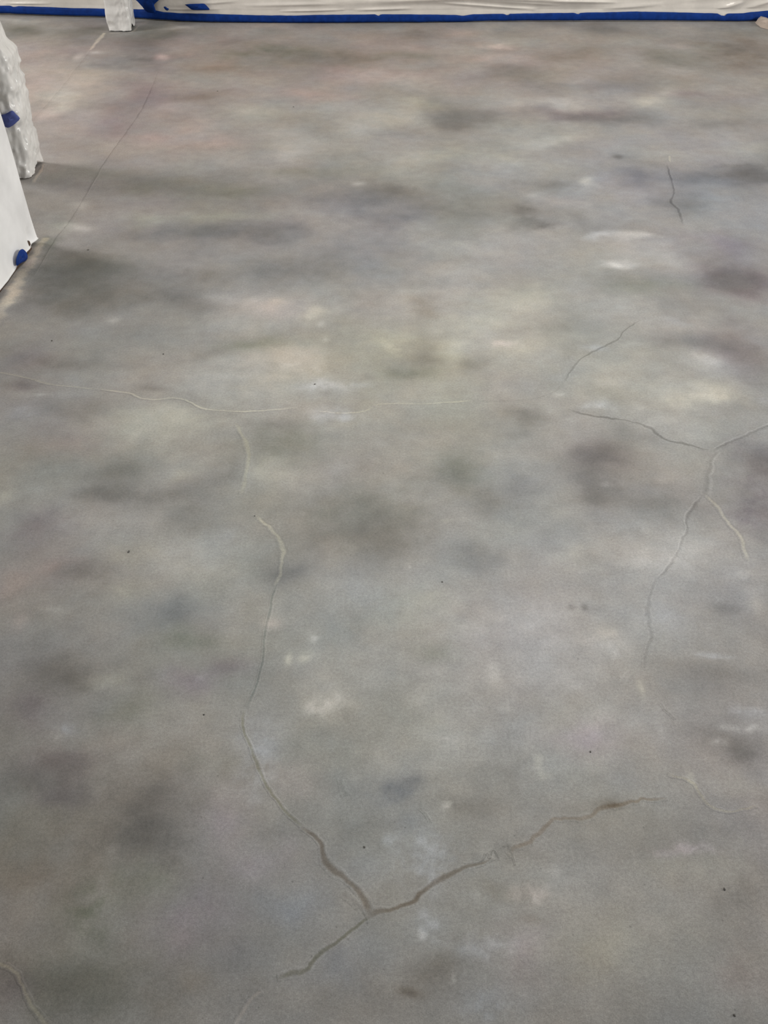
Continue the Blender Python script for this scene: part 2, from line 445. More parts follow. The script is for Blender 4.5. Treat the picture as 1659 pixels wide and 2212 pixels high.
    (200, 250, 330, 150, 0, 4, 'p'), (830, 120, 700, 70, 0, -2, 'p'), (900, 800, 500, 160, 0, 3, 'y'),
    (1100, 1500, 450, 350, 0, 6, 'n'), (60, 1900, 300, 300, 0, -8, 'o'), (1500, 400, 300, 150, 0, 0, 'b'),
]


# ragged rubbed marks, plus painted partition shade: same columns
SCUFF_SHADE = [
    (690, 850, 50, 12, 10, 38, 'b'), (775, 838, 18, 5, 15, 30, 'b'), (700, 905, 45, 12, 0, 22, 'b'), (745, 905, 12, 6, 0, 26, 'b'),
    (640, 797, 22, 4, 0, 26, 'n'), (685, 805, 12, 5, 0, 28, 'n'), (1310, 572, 42, 7, 0, 34, 'n'), (1290, 514, 30, 7, 0, 24, 'b'),
    (1385, 520, 45, 8, 0, 22, 'n'), (1295, 878, 32, 9, 0, 34, 'b'), (1390, 880, 16, 9, 0, 38, 'n'), (1335, 889, 12, 5, 0, 24, 'n'),
    (1210, 855, 16, 6, 0, 30, 'n'), (1300, 752, 26, 5, 0, 28, 'b'), (1370, 745, 26, 5, 0, 22, 'n'), (1560, 792, 40, 16, 0, 24, 'n'),
    (865, 745, 28, 18, 15, 22, 'y'), (700, 1530, 44, 22, 0, 36, 'n'), (680, 1376, 10, 10, 0, 36, 'n'), (660, 1420, 14, 10, 0, 26, 'y'),
    (625, 1425, 7, 13, 20, 22, 'y'), (905, 1512, 18, 28, 35, 20, 'n'), (1070, 1455, 14, 18, -30, 22, 'n'), (1088, 1530, 14, 6, 20, 28, 'n'),
    (975, 1590, 38, 8, 20, 24, 'n'), (1300, 1370, 26, 20, -50, 24, 'o'), (1322, 1418, 9, 24, 30, 24, 'n'), (1345, 1462, 10, 8, 0, 26, 'n'),
    (1632, 1550, 26, 9, 15, 34, 'b'), (1558, 1606, 16, 8, 25, 38, 'n'), (1610, 1580, 34, 4, -5, 36, 'n'), (1545, 1640, 24, 5, 0, 26, 'n'),
    (1492, 1675, 8, 22, 10, 24, 'y'), (1432, 1584, 9, 16, 40, 32, 'n'), (1180, 1682, 18, 8, 25, 34, 'y'), (1166, 1650, 7, 20, -15, 22, 'y'),
    (962, 1742, 12, 9, -40, 44, 'n'), (838, 1814, 13, 9, 0, 42, 'b'), (1138, 1925, 30, 22, 0, 44, 'p'), (1034, 1942, 10, 12, 0, 36, 'n'),
    (1210, 1910, 25, 34, 0, 26, 'n'), (1475, 1840, 42, 10, 0, 34, 'v'), (920, 1990, 42, 32, 20, 34, 'b'), (912, 2018, 18, 6, 0, 36, 'n'),
    (920, 1850, 60, 50, 20, 22, 'b'), (560, 1640, 40, 60, 20, 20, 'b'),
    (1040, 2040, 50, 28, 0, 26, 'b'), (980, 2118, 5, 14, 0, 30, 'n'), (1060, 2170, 50, 40, 0, 18, 'b'), (150, 1570, 28, 13, 10, 28, 'b'),
    (280, 1490, 12, 5, -20, 28, 'n'), (120, 1318, 22, 8, 0, 22, 'n'), (50, 902, 24, 10, 0, 30, 'b'), (90, 860, 28, 4, 0, 28, 'n'),
    (65, 779, 10, 4, 0, 30, 'n'), (240, 690, 18, 6, 0, 28, 'n'), (180, 450, 14, 6, 0, 24, 'n'), (150, 505, 40, 8, 0, 22, 'n'),
    (186, 122, 10, 6, 0, 28, 'p'), (220, 110, 12, 3, 0, 26, 'n'), (348, 122, 14, 7, 0, 22, 'p'), (135, 215, 40, 18, 30, 22, 'y'),
    (1090, 104, 26, 6, 0, 22, 'p'), (770, 398, 12, 4, 0, 28, 'n'), (530, 141, 5, 2, 0, 50, 'n'), (1260, 392, 20, 7, 0, 24, 'y'),
    (1612, 1240, 26, 9, -20, 30, 'n'), (1540, 1420, 40, 6, -15, 20, 'b'), (1425, 1042, 8, 5, 0, 34, 'n'), (882, 1224, 6, 6, 0, 34, 'n'),
    (992, 1275, 7, 10, 0, 26, 'n'), (1385, 1490, 7, 16, 30, 22, 'y'), (1460, 705, 30, 9, 0, 24, 'b'), (1640, 860, 30, 14, 0, 20, 'b'),
    (700, 672, 40, 14, 0, 20, 'y'), (708, 735, 7, 6, 0, 30, 'n'), (1590, 1800, 26, 12, 0, 18, 'y'), (1390, 1150, 60, 30, 0, 16, 'n'),
    (1210, 1680, 60, 40, 0, 10, 'n'), (1100, 750, 26, 9, 15, 24, 'p'), (1510, 862, 50, 7, 0, 22, 'y'), (400, 1032, 18, 8, 0, 18, 'y'),
    (1145, 464, 34, 16, -20, -30, 'n'), (1185, 487, 30, 5, -20, -26, 'n'), (1340, 340, 9, 5, 0, -22, 'n'), (1252, 470, 20, 8, 0, -18, 'n'),
    (1600, 364, 50, 5, 10, -22, 'b'), (1640, 385, 50, 14, 0, -20, 'b'), (1605, 1622, 36, 22, 0, -10, 'n'), (1395, 380, 20, 8, 0, -18, 'b'),
    (1262, 1309, 8, 6, 0, -30, 'n'), (1228, 1311, 8, 6, 0, -20, 'n'), (1270, 832, 14, 5, 10, -22, 'n'), (795, 820, 12, 6, 20, -22, 'n'),
    (300, 1830, 90, 60, 20, -16, 'n'), (200, 1960, 40, 60, 10, -16, 'g'), (880, 2140, 26, 12, 0, -26, 'o'),
    (1300, 1745, 34, 12, 20, -22, 'o'), (1040, 1860, 60, 14, 10, -14, 'n'), (1090, 1845, 30, 20, 0, -14, 'n'), (870, 1715, 60, 24, 10, -14, 'b'),
    (100, 530, 20, 30, 40, -24, 'g'), (150, 590, 70, 40, 0, -20, 'n'),  # painted shadow at the partition's corner, not rubbed marks
    (1250, 245, 70, 10, 0, -14, 'v'), (850, 420, 60, 22, 0, -14, 'n'), (560, 115, 90, 14, 0, -12, 'g'),
    (1640, 1000, 60, 50, 0, -24, 'v'), (1640, 1110, 60, 50, 0, -24, 'v'), (1600, 605, 90, 34, 0, -20, 'v'),
    (1600, 120, 70, 26, 0, -14, 'o'), (310, 130, 60, 18, 0, -14, 'n'), (190, 72, 40, 10, 0, -14, 'g'),
]


def _conv(p):
    px, py, rx, ry, ang, dl, t = p
    x, y = floor_pt(px, py)
    x1, _ = floor_pt(px + rx, py)
    _, ya = floor_pt(px, max(py - ry, 6))
    _, yb = floor_pt(px, py + ry)
    a = math.radians(ang)
    return x, y, abs(x1 - x), max(abs(ya - yb) / 2, 0.005), math.cos(a), math.sin(a), dl, np.array(TINT[t], float)


BLOBS = [_conv(p[:5] + (p[5] * (0.4 if p[5] >= 12 and p[2] < 50 and p[1] > 700 else 1.0),) + p[6:]) + (0,) for p in PATCH] + [_conv(p) + (1,) for p in SCUFF_SHADE]
BASE = np.array([151.0, 149.5, 146.5])
K_L, K_T = 1.42, 0.55


def stain_shade_srgb(x, y):
    x = np.asarray(x, float)
    y = np.asarray(y, float)
    near = np.exp(-np.clip(y - 0.6, 0, 9) / 1.6)         # features are read finer close to the camera
    wx = x + (1 - near) * 0.11 * fbm(x * 4, y * 4, 5, 1) + near * 0.035 * fbm(x * 14, y * 14, 5, 2)
    wy = y + (1 - near) * 0.11 * fbm(x * 4, y * 4, 5, 5) + near * 0.035 * fbm(x * 14, y * 14, 5, 6)
    mod = 1 + 0.75 * ((1 - near) * fbm(x * 7, y * 7, 5, 15) + near * fbm(x * 22, y * 22, 5, 16))
    out = np.zeros(x.shape + (3,))
    rag = np.clip(0.38 + 3.0 * ((1 - near) * fbm(x * 13, y * 13, 5, 27) + near * fbm(x * 55, y * 55, 5, 28)), 0, 2.0)
    scuff_shade = np.zeros_like(out)
    for (bx, by, rx, ry, ca, sa, dl, tint, kind) in BLOBS:
        # a little of the plain position keeps small marks in place
        kw = min(1.0, rx / 0.05)
        reach = 2.6 * max(rx, ry) + 0.12
        sel = np.nonzero((np.abs(x - bx) < (2.6 * max(rx, ry if sa else 0) + 0.12)) & (np.abs(y - by) < (2.6 * (max(rx, ry) if sa else ry) + 0.12)))
        if not len(sel[0]):
            continue
        dx = x[sel] + kw * (wx[sel] - x[sel]) - bx
        dy = y[sel] + kw * (wy[sel] - y[sel]) - by
        # tilt is taken in units of the radii so that a stretched patch leans
        if sa:
            u = (dx * ca + dy * (rx / ry) * sa) / rx
            v = (-dx * (ry / rx) * sa + dy * ca) / ry
        else:
            u = dx / rx
            v = dy / ry
        g = np.exp(-(u * u + v * v) * (0.9 if kind == 0 else 0.8))
        if kind == 0:
            out[sel] += g[..., None] * (dl * K_L + tint * K_T * (1.0 if abs(dl) > 3 else 1.4))
        else:
            scuff_shade[sel] += (g * rag[sel])[..., None] * (dl * 0.62 + tint * K_T)
    out = out * (mod * (1 + 0.3 * (1 - near)))[..., None] + scuff_shade
    out += (5.0 * fbm(x * 1.7, y * 1.7, 5, 11))[..., None]
    out += (13.0 * fbm(x * 6.0, y * 6.0, 5, 21) + 6.0 * near * fbm(x * 19.0, y * 19.0, 4, 22))[..., None]
    out += np.stack([3.5 * fbm(x * 3.1, y * 3.1, 4, 23), 0 * x, -3.5 * fbm(x * 3.1 + 5, y * 3.1, 4, 25)], -1)
    lim = 58.0
    out = lim * np.tanh(out / lim)
    return BASE + out


def stain_shade_lin(x, y, add=None):
    c = stain_shade_srgb(x, y)
    if add is not None:
        c = c + add
    return s2l(c / 255.0)


# floor slab, finer towards the camera
cs = np.concatenate([np.linspace(-6, -1, 22)[:-1], np.linspace(-1, 1, 540), np.linspace(1, 6, 22)[1:]])
ys = [-2.0, -1.5, -1.0, -0.6, -0.2, 0.1, 0.3, 0.45, 0.55]
y_ = 0.60
while y_ < 6.9:
    ys.append(y_)
    y_ += 0.0035 + 0.0028 * y_
ys = np.array(ys + [7.0])
GC, GY = np.meshgrid(cs, ys, indexing='ij')
GX = np.sign(GC) * (np.minimum(np.abs(GC), 1) * (0.36 + 0.34 * np.clip(GY, 0.3, 7)) + np.clip(np.abs(GC) - 1, 0, 9) * 1.1)
vx = np.stack([GX.ravel(), GY.ravel(), np.zeros(GX.size)], 1)
floor = mesh_obj('floor', vx, grid_faces(len(cs), len(ys)), M_FLOOR, cols=stain_shade_lin(GX.ravel(), GY.ravel()))
tag(floor, 'mottled grey dyed concrete floor with wandering cracks', 'floor', kind='structure')


# ------------------------------------------------------------------ cracks, joints, bare strips (parts of the floor)
def spline(pts, step):
    P = [np.array(p, float) for p in pts]
    P = [2 * P[0] - P[1]] + P + [2 * P[-1] - P[-2]]
    out = []
    for i in range(1, len(P) - 2):
        p0, p1, p2, p3 = P[i - 1:i + 3]
        n = max(2, int(np.linalg.norm((p2 - p1)[:2]) / step))
        for k in range(n):
            t = k / n
            out.append(0.5 * ((2 * p1) + (-p0 + p2) * t + (2 * p0 - 5 * p1 + 4 * p2 - p3) * t * t
                              + (-p0 + 3 * p1 - 3 * p2 + p3) * t ** 3))
    out.append(P[-2])
    return np.array(out)


_cn = [0]


def ribbon(name, pts, width, core, left=0.0, right=0.0, tint=(0, 0, 0), jag=1.0, fade=True, soft=1.0, relief=0.00004):
    """pts: photo pixels (x, y) or (x, y, width factor); core/left/right: lightness change of the
    crack line and of its two lips"""
    _cn[0] += 1
    sd = _cn[0] * 2.37
    pts = [tuple(p) + (1.0,) * (3 - len(p)) for p in pts]
    c = spline(pts, 3.0)
    fx = np.array([floor_pt(a, b) for a, b, _ in c])
    wpx = np.clip(c[:, 2], 0.15, 3) * width
    dep = H * math.sin(PITCH) + fx[:, 1] * math.cos(PITCH)
    hw = wpx * dep / F * 0.5
    d = np.gradient(fx, axis=0)
    ln = np.linalg.norm(d, axis=1, keepdims=True)
    d = d / np.maximum(ln, 1e-9)
    nrm = np.stack([-d[:, 1], d[:, 0]], 1)
    s = np.cumsum(np.r_[0, np.linalg.norm(np.diff(fx, axis=0), axis=1)])
    wob = jag * hw * (0.9 * fbm(s * 28, s * 0 + sd, 3, 31) + 0.6 * fbm(s * 90, s * 0 + sd, 2, 33))
    fx = fx + nrm * wob[:, None]
    hw = hw * (1 + 0.55 * jag * fbm(s * 22, s * 0 + sd + 5, 3, 35))
    tt = np.linspace(0, 1, len(fx))
    amp = np.clip(np.minimum(tt, 1 - tt) / 0.10, 0, 1) if fade else np.ones(len(fx))
    amp = amp * (1 + 0.4 * fbm(s * 14, s * 0 + sd + 9, 3, 41))
    RIBS.append(dict(name=name, fx=fx, nrm=nrm, hw=hw, amp=amp, core=core + np.array(tint, float), left=left, right=right,
                     soft=soft, relief=relief if abs(core) > 14 else 0.0, dark=core < 0))


RIBS = []


def rib_offset(R, u, amp):
    prof = np.exp(-(u / (0.95 * R['soft'])) ** 4)
    pl = np.exp(-((u + 1.6) / 0.8) ** 2)
    pr = np.exp(-((u - 1.6) / 0.8) ** 2)
    return amp[:, None] * (prof[:, None] * R['core'][None] + (pl * R['left'] + pr * R['right'])[:, None])  # lip tones paint in the lit and darker sides of a crack


def build_ribbons():
    """every strip also takes the colour of the cracks that cross it, so junctions join up"""
    U = np.array([-3.0, -2.2, -1.6, -1.15, -0.8, -0.4, 0.0, 0.4, 0.8, 1.15, 1.6, 2.2, 3.0])
    m = len(U)
    for i, R in enumerate(RIBS):
        fx, nrm, hw = R['fx'], R['nrm'], R['hw']
        n = len(fx)
        X = (fx[:, 0][:, None] + nrm[:, 0][:, None] * hw[:, None] * U[None]).ravel()
        Y = (fx[:, 1][:, None] + nrm[:, 1][:, None] * hw[:, None] * U[None]).ravel()
        add = rib_offset(R, np.tile(U, n), np.repeat(R['amp'], m))
        for j, Q in enumerate(RIBS):
            if j == i:
                continue
            g = 4 * Q['hw'].max()
            if (Q['fx'][:, 0].min() - g > X.max() or Q['fx'][:, 0].max() + g < X.min()
                    or Q['fx'][:, 1].min() - g > Y.max() or Q['fx'][:, 1].max() + g < Y.min()):
                continue
            dx = X[:, None] - Q['fx'][:, 0][None]
            dy = Y[:, None] - Q['fx'][:, 1][None]
            k = np.argmin(dx * dx + dy * dy, 1)
            ax = np.arange(len(X))
            ex, ey = dx[ax, k], dy[ax, k]
            un = (ex * Q['nrm'][k, 0] + ey * Q['nrm'][k, 1]) / Q['hw'][k]
            al = np.abs(ex * Q['nrm'][k, 1] - ey * Q['nrm'][k, 0]) / Q['hw'][k]
            o = rib_offset(Q, un, Q['amp'][k] * np.exp(-(al / 1.0) ** 2))
            # overlap: keep the stronger of the two
            add = np.where(np.abs(o.sum(1, keepdims=True)) > np.abs(add.sum(1, keepdims=True)), o, add)
        uu = np.tile(U, n)
        prof = np.exp(-(uu / 0.95) ** 4)
        lips = np.exp(-((np.abs(uu) - 1.7) / 0.7) ** 2)
        Z = 0.0004 + 0.00002 * (i % 9) + (lips if R['dark'] else prof) * R['relief'] * np.repeat(np.clip(R['amp'], 0, 1), m)
        Z = Z.reshape(n, m)
        Z[:, 0] = Z[:, -1] = Z[0] = Z[-1] = -0.0006
        Z[:, 1] = Z[:, -2] = 0.0001
        Z = Z.ravel()
        V = np.stack([X, Y, Z], 1)
        mesh_obj(R['name'], V, grid_faces(n, m), M_FLOOR, floor, cols=stain_shade_lin(X, Y, add))


BR = (5, 0, -5)
CR = (4, 3, -3)
GR = (-3, 0, 0)
# curved crack down to the fork: pale filler above, open and dark below
ribbon('crack', [(508, 912), (530, 955), (538, 988), (531, 1030), (521, 1072)], 8, 9, tint=CR, soft=1.1)
ribbon('crack', [(550, 1112), (577, 1136), (600, 1160, 1.2), (612, 1192, 1.2), (606, 1235), (592, 1270, .9)],
       7.5, 17, left=0, right=-6, tint=CR)
ribbon('crack', [(600, 1255), (590, 1285), (582, 1320), (571, 1375), (569, 1415), (556, 1475), (533, 1530)], 5.5, -15,
       left=4, tint=GR)
ribbon('crack', [(526, 1530), (526, 1570), (543, 1620), (564, 1672), (585, 1710), (620, 1757), (655, 1790)], 6, -17,
       left=3, tint=(2, 2, -6))
ribbon('crack', [(648, 1785, .8), (692, 1816, 1), (698, 1848, 1.3), (714, 1880, 1.3), (746, 1899, 1.1), (775, 1925, 1.2),
                 (792, 1955, 1.6), (802, 1982, 1.5)], 10, -33, left=3, right=-3, tint=BR, soft=1.1)
# right arm of the fork
ribbon('crack', [(786, 1982, 1.3), (812, 1973, 1.2), (850, 1965, .9), (885, 1950, 1.3), (912, 1924, 1.2), (945, 1900, 1.1), (990, 1880, 1),
                 (1030, 1868, .9), (1070, 1852, .7)], 10, -33, left=4, right=2, tint=BR)
ribbon('crack', [(1095, 1850), (1140, 1818, 1.4), (1165, 1798, 1.3), (1186, 1779), (1215, 1768), (1268, 1765, 1.3),
                 (1300, 1746, 1.6), (1340, 1738), (1400, 1726), (1445, 1724)], 9, -18, tint=BR, jag=1.4)
ribbon('crack', [(1000, 1866), (1040, 1862), (1052, 1845), (1058, 1858), (1066, 1838), (1078, 1856)], 3.5, -22, jag=1.5)
ribbon('crack', [(1086, 1832), (1098, 1826), (1106, 1848), (1112, 1872)], 3.5, -16, jag=1.5)
# left arm of the fork
ribbon('crack', [(806, 1978), (770, 2002), (736, 2030), (700, 2054), (676, 2078, 1.1), (660, 2096, 1.3), (628, 2104, 1.5), (595, 2112)],
       9, -27, left=2, right=3, tint=(2, 2, -5))
ribbon('crack', [(570, 2140), (548, 2156), (530, 2178), (512, 2208), (500, 2240)], 8, 10, tint=(5, 2, 0))
ribbon('crack', [(738, 1932), (762, 1948), (782, 1968)], 9, -12, soft=1.1)
# pale crack in the near left corner
ribbon('crack', [(-20, 2075), (8, 2086), (36, 2104), (50, 2136, 1.2), (66, 2168), (92, 2200), (120, 2230)], 9, 14,
       tint=CR)
# long pale crack across the slab
ribbon('crack', [(-30, 800), (40, 812), (110, 830), (170, 837), (215, 841)], 5, 9, tint=CR)
ribbon('crack', [(205, 840), (250, 845), (283, 850), (305, 860), (335, 863), (370, 860), (400, 864), (430, 879), (460, 886),
                 (530, 889), (590, 885), (645, 880)], 4.5, 22, right=-4, left=-4, tint=CR, jag=.8)
ribbon('crack', [(685, 889), (745, 893), (785, 889), (806, 880)], 4, 17, tint=CR)
ribbon('crack', [(800, 876), (845, 872), (905, 873), (960, 870), (1020, 866)], 4, 14, tint=CR)
ribbon('crack', [(1040, 866), (1090, 866), (1150, 862), (1190, 850), (1218, 832)], 4, -8)
# crack network on the right
ribbon('crack', [(1218, 826), (1232, 802), (1252, 778), (1280, 762), (1312, 744), (1336, 732), (1348, 715), (1386, 688)],
       4.5, -24, left=4, jag=1.3)
ribbon('crack', [(1225, 884), (1268, 897), (1312, 902, 1.3), (1352, 909), (1392, 920, 1.3), (1418, 936, 1.4), (1440, 950), (1468, 956, 1.4),
                 (1500, 965), (1545, 975)], 6, -25, left=3, jag=1.2)
ribbon('crack', [(1535, 976), (1552, 968), (1572, 958), (1605, 944), (1640, 928), (1690, 908)], 7, -16, right=12, left=-3)
ribbon('crack', [(1548, 972), (1534, 1005), (1528, 1040), (1520, 1074)], 9, -9, right=9)
ribbon('crack', [(1522, 1066), (1494, 1102), (1481, 1125), (1485, 1145), (1472, 1172), (1460, 1200), (1440, 1230), (1416, 1254)],
       6, -16, left=13, right=-3)
ribbon('crack', [(1420, 1250), (1406, 1280), (1398, 1312, 1.2), (1402, 1345, 1.2), (1407, 1372), (1398, 1402), (1390, 1450)], 7, -11, left=4)
ribbon('crack', [(1518, 1066), (1548, 1094), (1575, 1130), (1600, 1160, 1.2), (1608, 1184, 1.3), (1618, 1214)], 7, 14, right=-7, left=-3, tint=CR)
ribbon('crack', [(1440, 355), (1450, 388), (1455, 418), (1449, 437, 1.3), (1464, 454, 1.3), (1476, 488)], 4.5, -30, jag=1)
ribbon('crack', [(1446, 335), (1449, 352)], 4, 16, tint=CR)
ribbon('crack', [(733, 1680), (739, 1700), (750, 1722)], 9, -9)
ribbon('crack', [(905, 1745), (922, 1760), (930, 1780)], 6, -10)
ribbon('crack', [(1425, 1515), (1440, 1536), (1462, 1556)], 6, -9, jag=1.5)
ribbon('crack', [(1440, 1670), (1492, 1690), (1530, 1740), (1580, 1752), (1640, 1740)], 7, 4, tint=CR, jag=1.4)
# saw-cut control joints
ribbon('control_joint', [(345, 150), (310, 230), (283, 272), (240, 331), (213, 372), (183, 425), (152, 476), (118, 520), (70, 600)],
       3.2, -17, jag=.8)
ribbon('control_joint', [(205, 98), (178, 132), (128, 196), (70, 262)], 4, -7, jag=.8)
ribbon('joint_filler', [(226, 70, .8), (218, 80, 1.4), (205, 96), (194, 110, .7)], 8, 40, tint=(3, 0, -8), fade=False)
# bare unsealed edges around the posts and partition
ribbon('bare_edge', [(232, 72), (255, 72), (280, 70), (290, 66), (302, 54)], 4, 22, tint=(4, 0, -4))
ribbon('bare_edge', [(98, 352), (90, 366), (80, 382), (72, 396)], 7, 26, tint=(6, 0, -6))
ribbon('bare_edge', [(98, 512, .7), (78, 548, 1), (52, 592, 1.2), (26, 634, 1.4), (-20, 700, 1.5)], 22, 28, tint=(7, 1, -8), jag=.9, fade=False)
ribbon('bare_edge', [(5, 36), (120, 40), (228, 44)], 4, 14, tint=(4, 1, -5), jag=1.3)

build_ribbons()

# small dark chips knocked out of the surface
rr = random.Random(5)
for (px, py, a, b) in [(278, 1192, 3.5, 6), (787, 1830, 3, 3), (353, 765, 2.5, 3), (955, 1257, 2.5, 3), (1275, 1624, 2.5, 3),
                       (680, 830, 3, 2.5), (112, 736, 3, 3), (440, 1544, 3, 2.5), (550, 1115, 2.2, 2.2), (1565, 1921, 3, 4),
                       (190, 540, 3.5, 3), (470, 197, 2.5, 2), (634, 231, 2.5, 2), (1586, 2193, 4, 4)]:
    x, y = floor_pt(px, py)
    s = 0.75 * (H * math.sin(PITCH) + y * math.cos(PITCH)) / F
    V = [(x, y, 0.0016)]
    n = 9
    for ring, (k, z) in enumerate(((0.6, 0.0013), (1.0, 0.0003))):
        for i in range(n):
            t = 2 * math.pi * i / n
            j = 0.75 + 0.5 * rr.random()
            V.append((x + s * a * k * j * math.cos(t), y + 1.2 * s * b * k * j * math.sin(t), z))
    Fc = [(0, 1 + i, 1 + (i + 1) % n) for i in range(n)]
    Fc += [(1 + i, 1 + n + i, 1 + n + (i + 1) % n, 1 + (i + 1) % n) for i in range(n)]
    mesh_obj('chip', V, Fc, M_CHIP, floor)

# ------------------------------------------------------------------ back wall
BASEPX = [(-900, 33), (5, 32), (110, 35), (222, 38.5), (300, 41), (345, 44.5), (390, 47), (460, 49), (700, 50), (900, 49.5), (1060, 47), (1300, 46.5),
          (1600, 46.5), (1659, 45), (2500, 45)]
_bp = np.array([floor_pt(*p) for p in BASEPX])


def wall_y(x):
    return np.interp(x, _bp[:, 0], _bp[:, 1])


wx_ = np.linspace(-4.5, 4.5, 120)
V = []
for x in wx_:
    yb = float(wall_y(x))
    V += [(x, yb + 0.012, 0.0), (x, yb + 0.012, 2.7), (x, yb + 0.13, 2.7), (x, yb + 0.13, 0.0)]
Fc = []
for i in range(len(wx_) - 1):
    for j in range(4):
        a, b = i * 4 + j, i * 4 + (j + 1) % 4
        Fc.append((a, b, b + 4, a + 4))
Fc += [(0, 3, 2, 1), tuple(len(V) - 4 + k for k in range(4))]
wall_back = tag(mesh_obj('wall_back', V, Fc, M_WALL, smooth=False), 'pale back wall masked with plastic above the floor', 'wall', kind='structure')

# plastic sheet hanging on it, hem tucked behind the tape
sx = np.linspace(-4.4, 4.4, 900)
sz = np.concatenate([np.linspace(0.018, 0.046, 6), np.linspace(0.048, 0.13, 56), np.linspace(0.13, 0.30, 22)[1:], np.linspace(0.30, 2.45, 46)[1:]])
SX, SZ = np.meshgrid(sx, sz, indexing='ij')
fold = 0.004 * (1 - np.abs(fbm(SX * 1.5 + SZ * 2.2, SZ * 15 - SX * 0.8, 3, 3))) ** 2
diag = 0.016 * np.exp(-((SX - 1.85 - (SZ - 0.05) * 1.4) / 0.045) ** 2) + 0.012 * np.exp(-((SX - 2.02 - (SZ - 0.05) * 1.5) / 0.03) ** 2)
arch = 0.022 * np.exp(-((SZ - 0.135 + 0.06 * np.abs(SX - 0.45)) / 0.022) ** 2) * np.exp(-((SX - 0.55) / 0.5) ** 2)
low = 0.005 * np.exp(-((SZ - 0.062) / 0.014) ** 2) * (0.4 + 0.6 * np.clip(fbm(SX * 2.3, SX * 0, 3, 8) + 0.4, 0, 1))
amp = np.clip((SZ - 0.064) / 0.05, 0, 1)
crease = np.zeros_like(SX)
for (x0, z0, x1, z1, h, wd) in [(0.30, 0.103, 0.82, 0.064, 0.008, 0.008), (0.5, 0.11, 0.95, 0.086, 0.005, 0.007), (0.92, 0.107, 1.25, 0.100, 0.008, 0.008),
                                (-0.56, 0.060, -0.22, 0.068, 0.006, 0.006), (-0.15, 0.066, 0.14, 0.075, 0.006, 0.007), (1.83, 0.066, 1.95, 0.104, 0.012, 0.012),
                                (1.99, 0.072, 2.12, 0.112, 0.010, 0.011), (-0.75, 0.088, -0.25, 0.100, 0.005, 0.009), (-2.1, 0.060, -1.85, 0.066, 0.006, 0.007),
                                (-1.2, 0.062, -0.9, 0.070, 0.005, 0.006), (1.2, 0.066, 1.5, 0.088, 0.006, 0.010), (-1.0, 0.095, -0.8, 0.11, 0.005, 0.008)]:
    ex, ez = x1 - x0, z1 - z0
    t = np.clip(((SX - x0) * ex + (SZ - z0) * ez) / (ex * ex + ez * ez), 0, 1)
    dd = np.hypot(SX - x0 - t * ex, SZ - z0 - t * ez)
    crease += h * np.exp(-(dd / wd) ** 2) * np.sin(math.pi * np.clip(t, 0.04, 0.96)) ** 0.5
crease *= np.clip((SZ - 0.050 - 0.014 * np.clip((SX - 1.6) / 0.3, 0, 1)) / 0.008, 0, 1)
SY = wall_y(SX) - 0.002 - crease - amp * (fold + diag + arch + low + 0.012 * np.clip(fbm(SX * 2.5, SZ * 3, 3, 14) + 0.3, 0, 1))
sheet = mesh_obj('plastic_sheet', np.stack([SX.ravel(), SY.ravel(), SZ.ravel()], 1), grid_faces(len(sx), len(sz)), M_SHEET)
tag(sheet, 'creased milky plastic sheet hanging over the back wall above blue tape', 'plastic sheet')


def tape_strip(name, top, bot, label, group=None, parent=None, off=0.006, mat=None):
    """tape stuck along the foot of the back wall, edges traced in photo pixels"""
    tx = np.array(top, float)
    bx = np.array(bot, float)
    px = np.arange(bx[0, 0], bx[-1, 0] + 1, 4.0)
    V = []
    for p in px:
        ty = np.interp(p, tx[:, 0], tx[:, 1])
        by = np.interp(p, bx[:, 0], bx[:, 1])
        x0, _ = floor_pt(p, by)
        yw = float(wall_y(x0))
        jag = 0.0012 * float(fbm(np.array(p * 0.06), np.array(1.0), 3, 51))
        for k in range(5):
            q = by + (ty - by) * k / 4
            x, z = depth_pt(p, q, yw - off)
            bul = 0.0025 * math.sin(math.pi * k / 4) + 0.0015 * float(fbm(np.array(p * 0.02), np.array(k * 0.7), 3, 55))
            V.append((x, yw - off - bul, max(z, 0.0015) + (jag if k in (0, 4) and z > 0.004 else 0)))
    o = mesh_obj(name, V, grid_faces(len(px), 5), mat or M_TAPE)
    md = o.modifiers.new('thickness', 'SOLIDIFY')
    md.thickness = 0.0012
    md.offset = 0
    if label:
        tag(o, label, 'tape', group)
    return o


tape_strip('painter_tape', [(-700, 12), (5, 12), (22, 12.5), (29, 15), (40, 13), (90, 15), (160, 17.5), (222, 18.5), (262, 20)],
           [(-700, 30), (5, 28.5), (110, 32.5), (222, 35.5), (262, 38)],
           'blue painter tape run along back wall left of the wrapped column')
tape_strip('painter_tape',
           [(262, 20), (300, 20), (325, 20), (335, 22), (352, 26), (390, 28.5), (460, 30), (560, 33), (640, 33.5), (680, 32), (800, 31), (810, 31), (818, 34.5), (823, 31),
            (900, 31), (985, 32), (1000, 34), (1020, 31), (1088, 29.5), (1097, 33.5), (1100, 29.5), (1240, 27.5), (1249, 31), (1254, 27.5), (1330, 26),
            (1375, 25), (1450, 26.5), (1552, 29), (1556, 33), (1566, 34), (1571, 29), (1605, 28.5), (1622, 26), (1659, 23), (2400, 22)],
           [(262, 38), (300, 38.5), (345, 42), (390, 45), (460, 47), (640, 49), (900, 47.5), (1000, 46.5), (1060, 44.5), (1300, 43.5), (1450, 44), (1600, 45),
            (1659, 43), (2400, 43)],
           'long blue painter tape along the foot of the plastic sheet, right of the column')


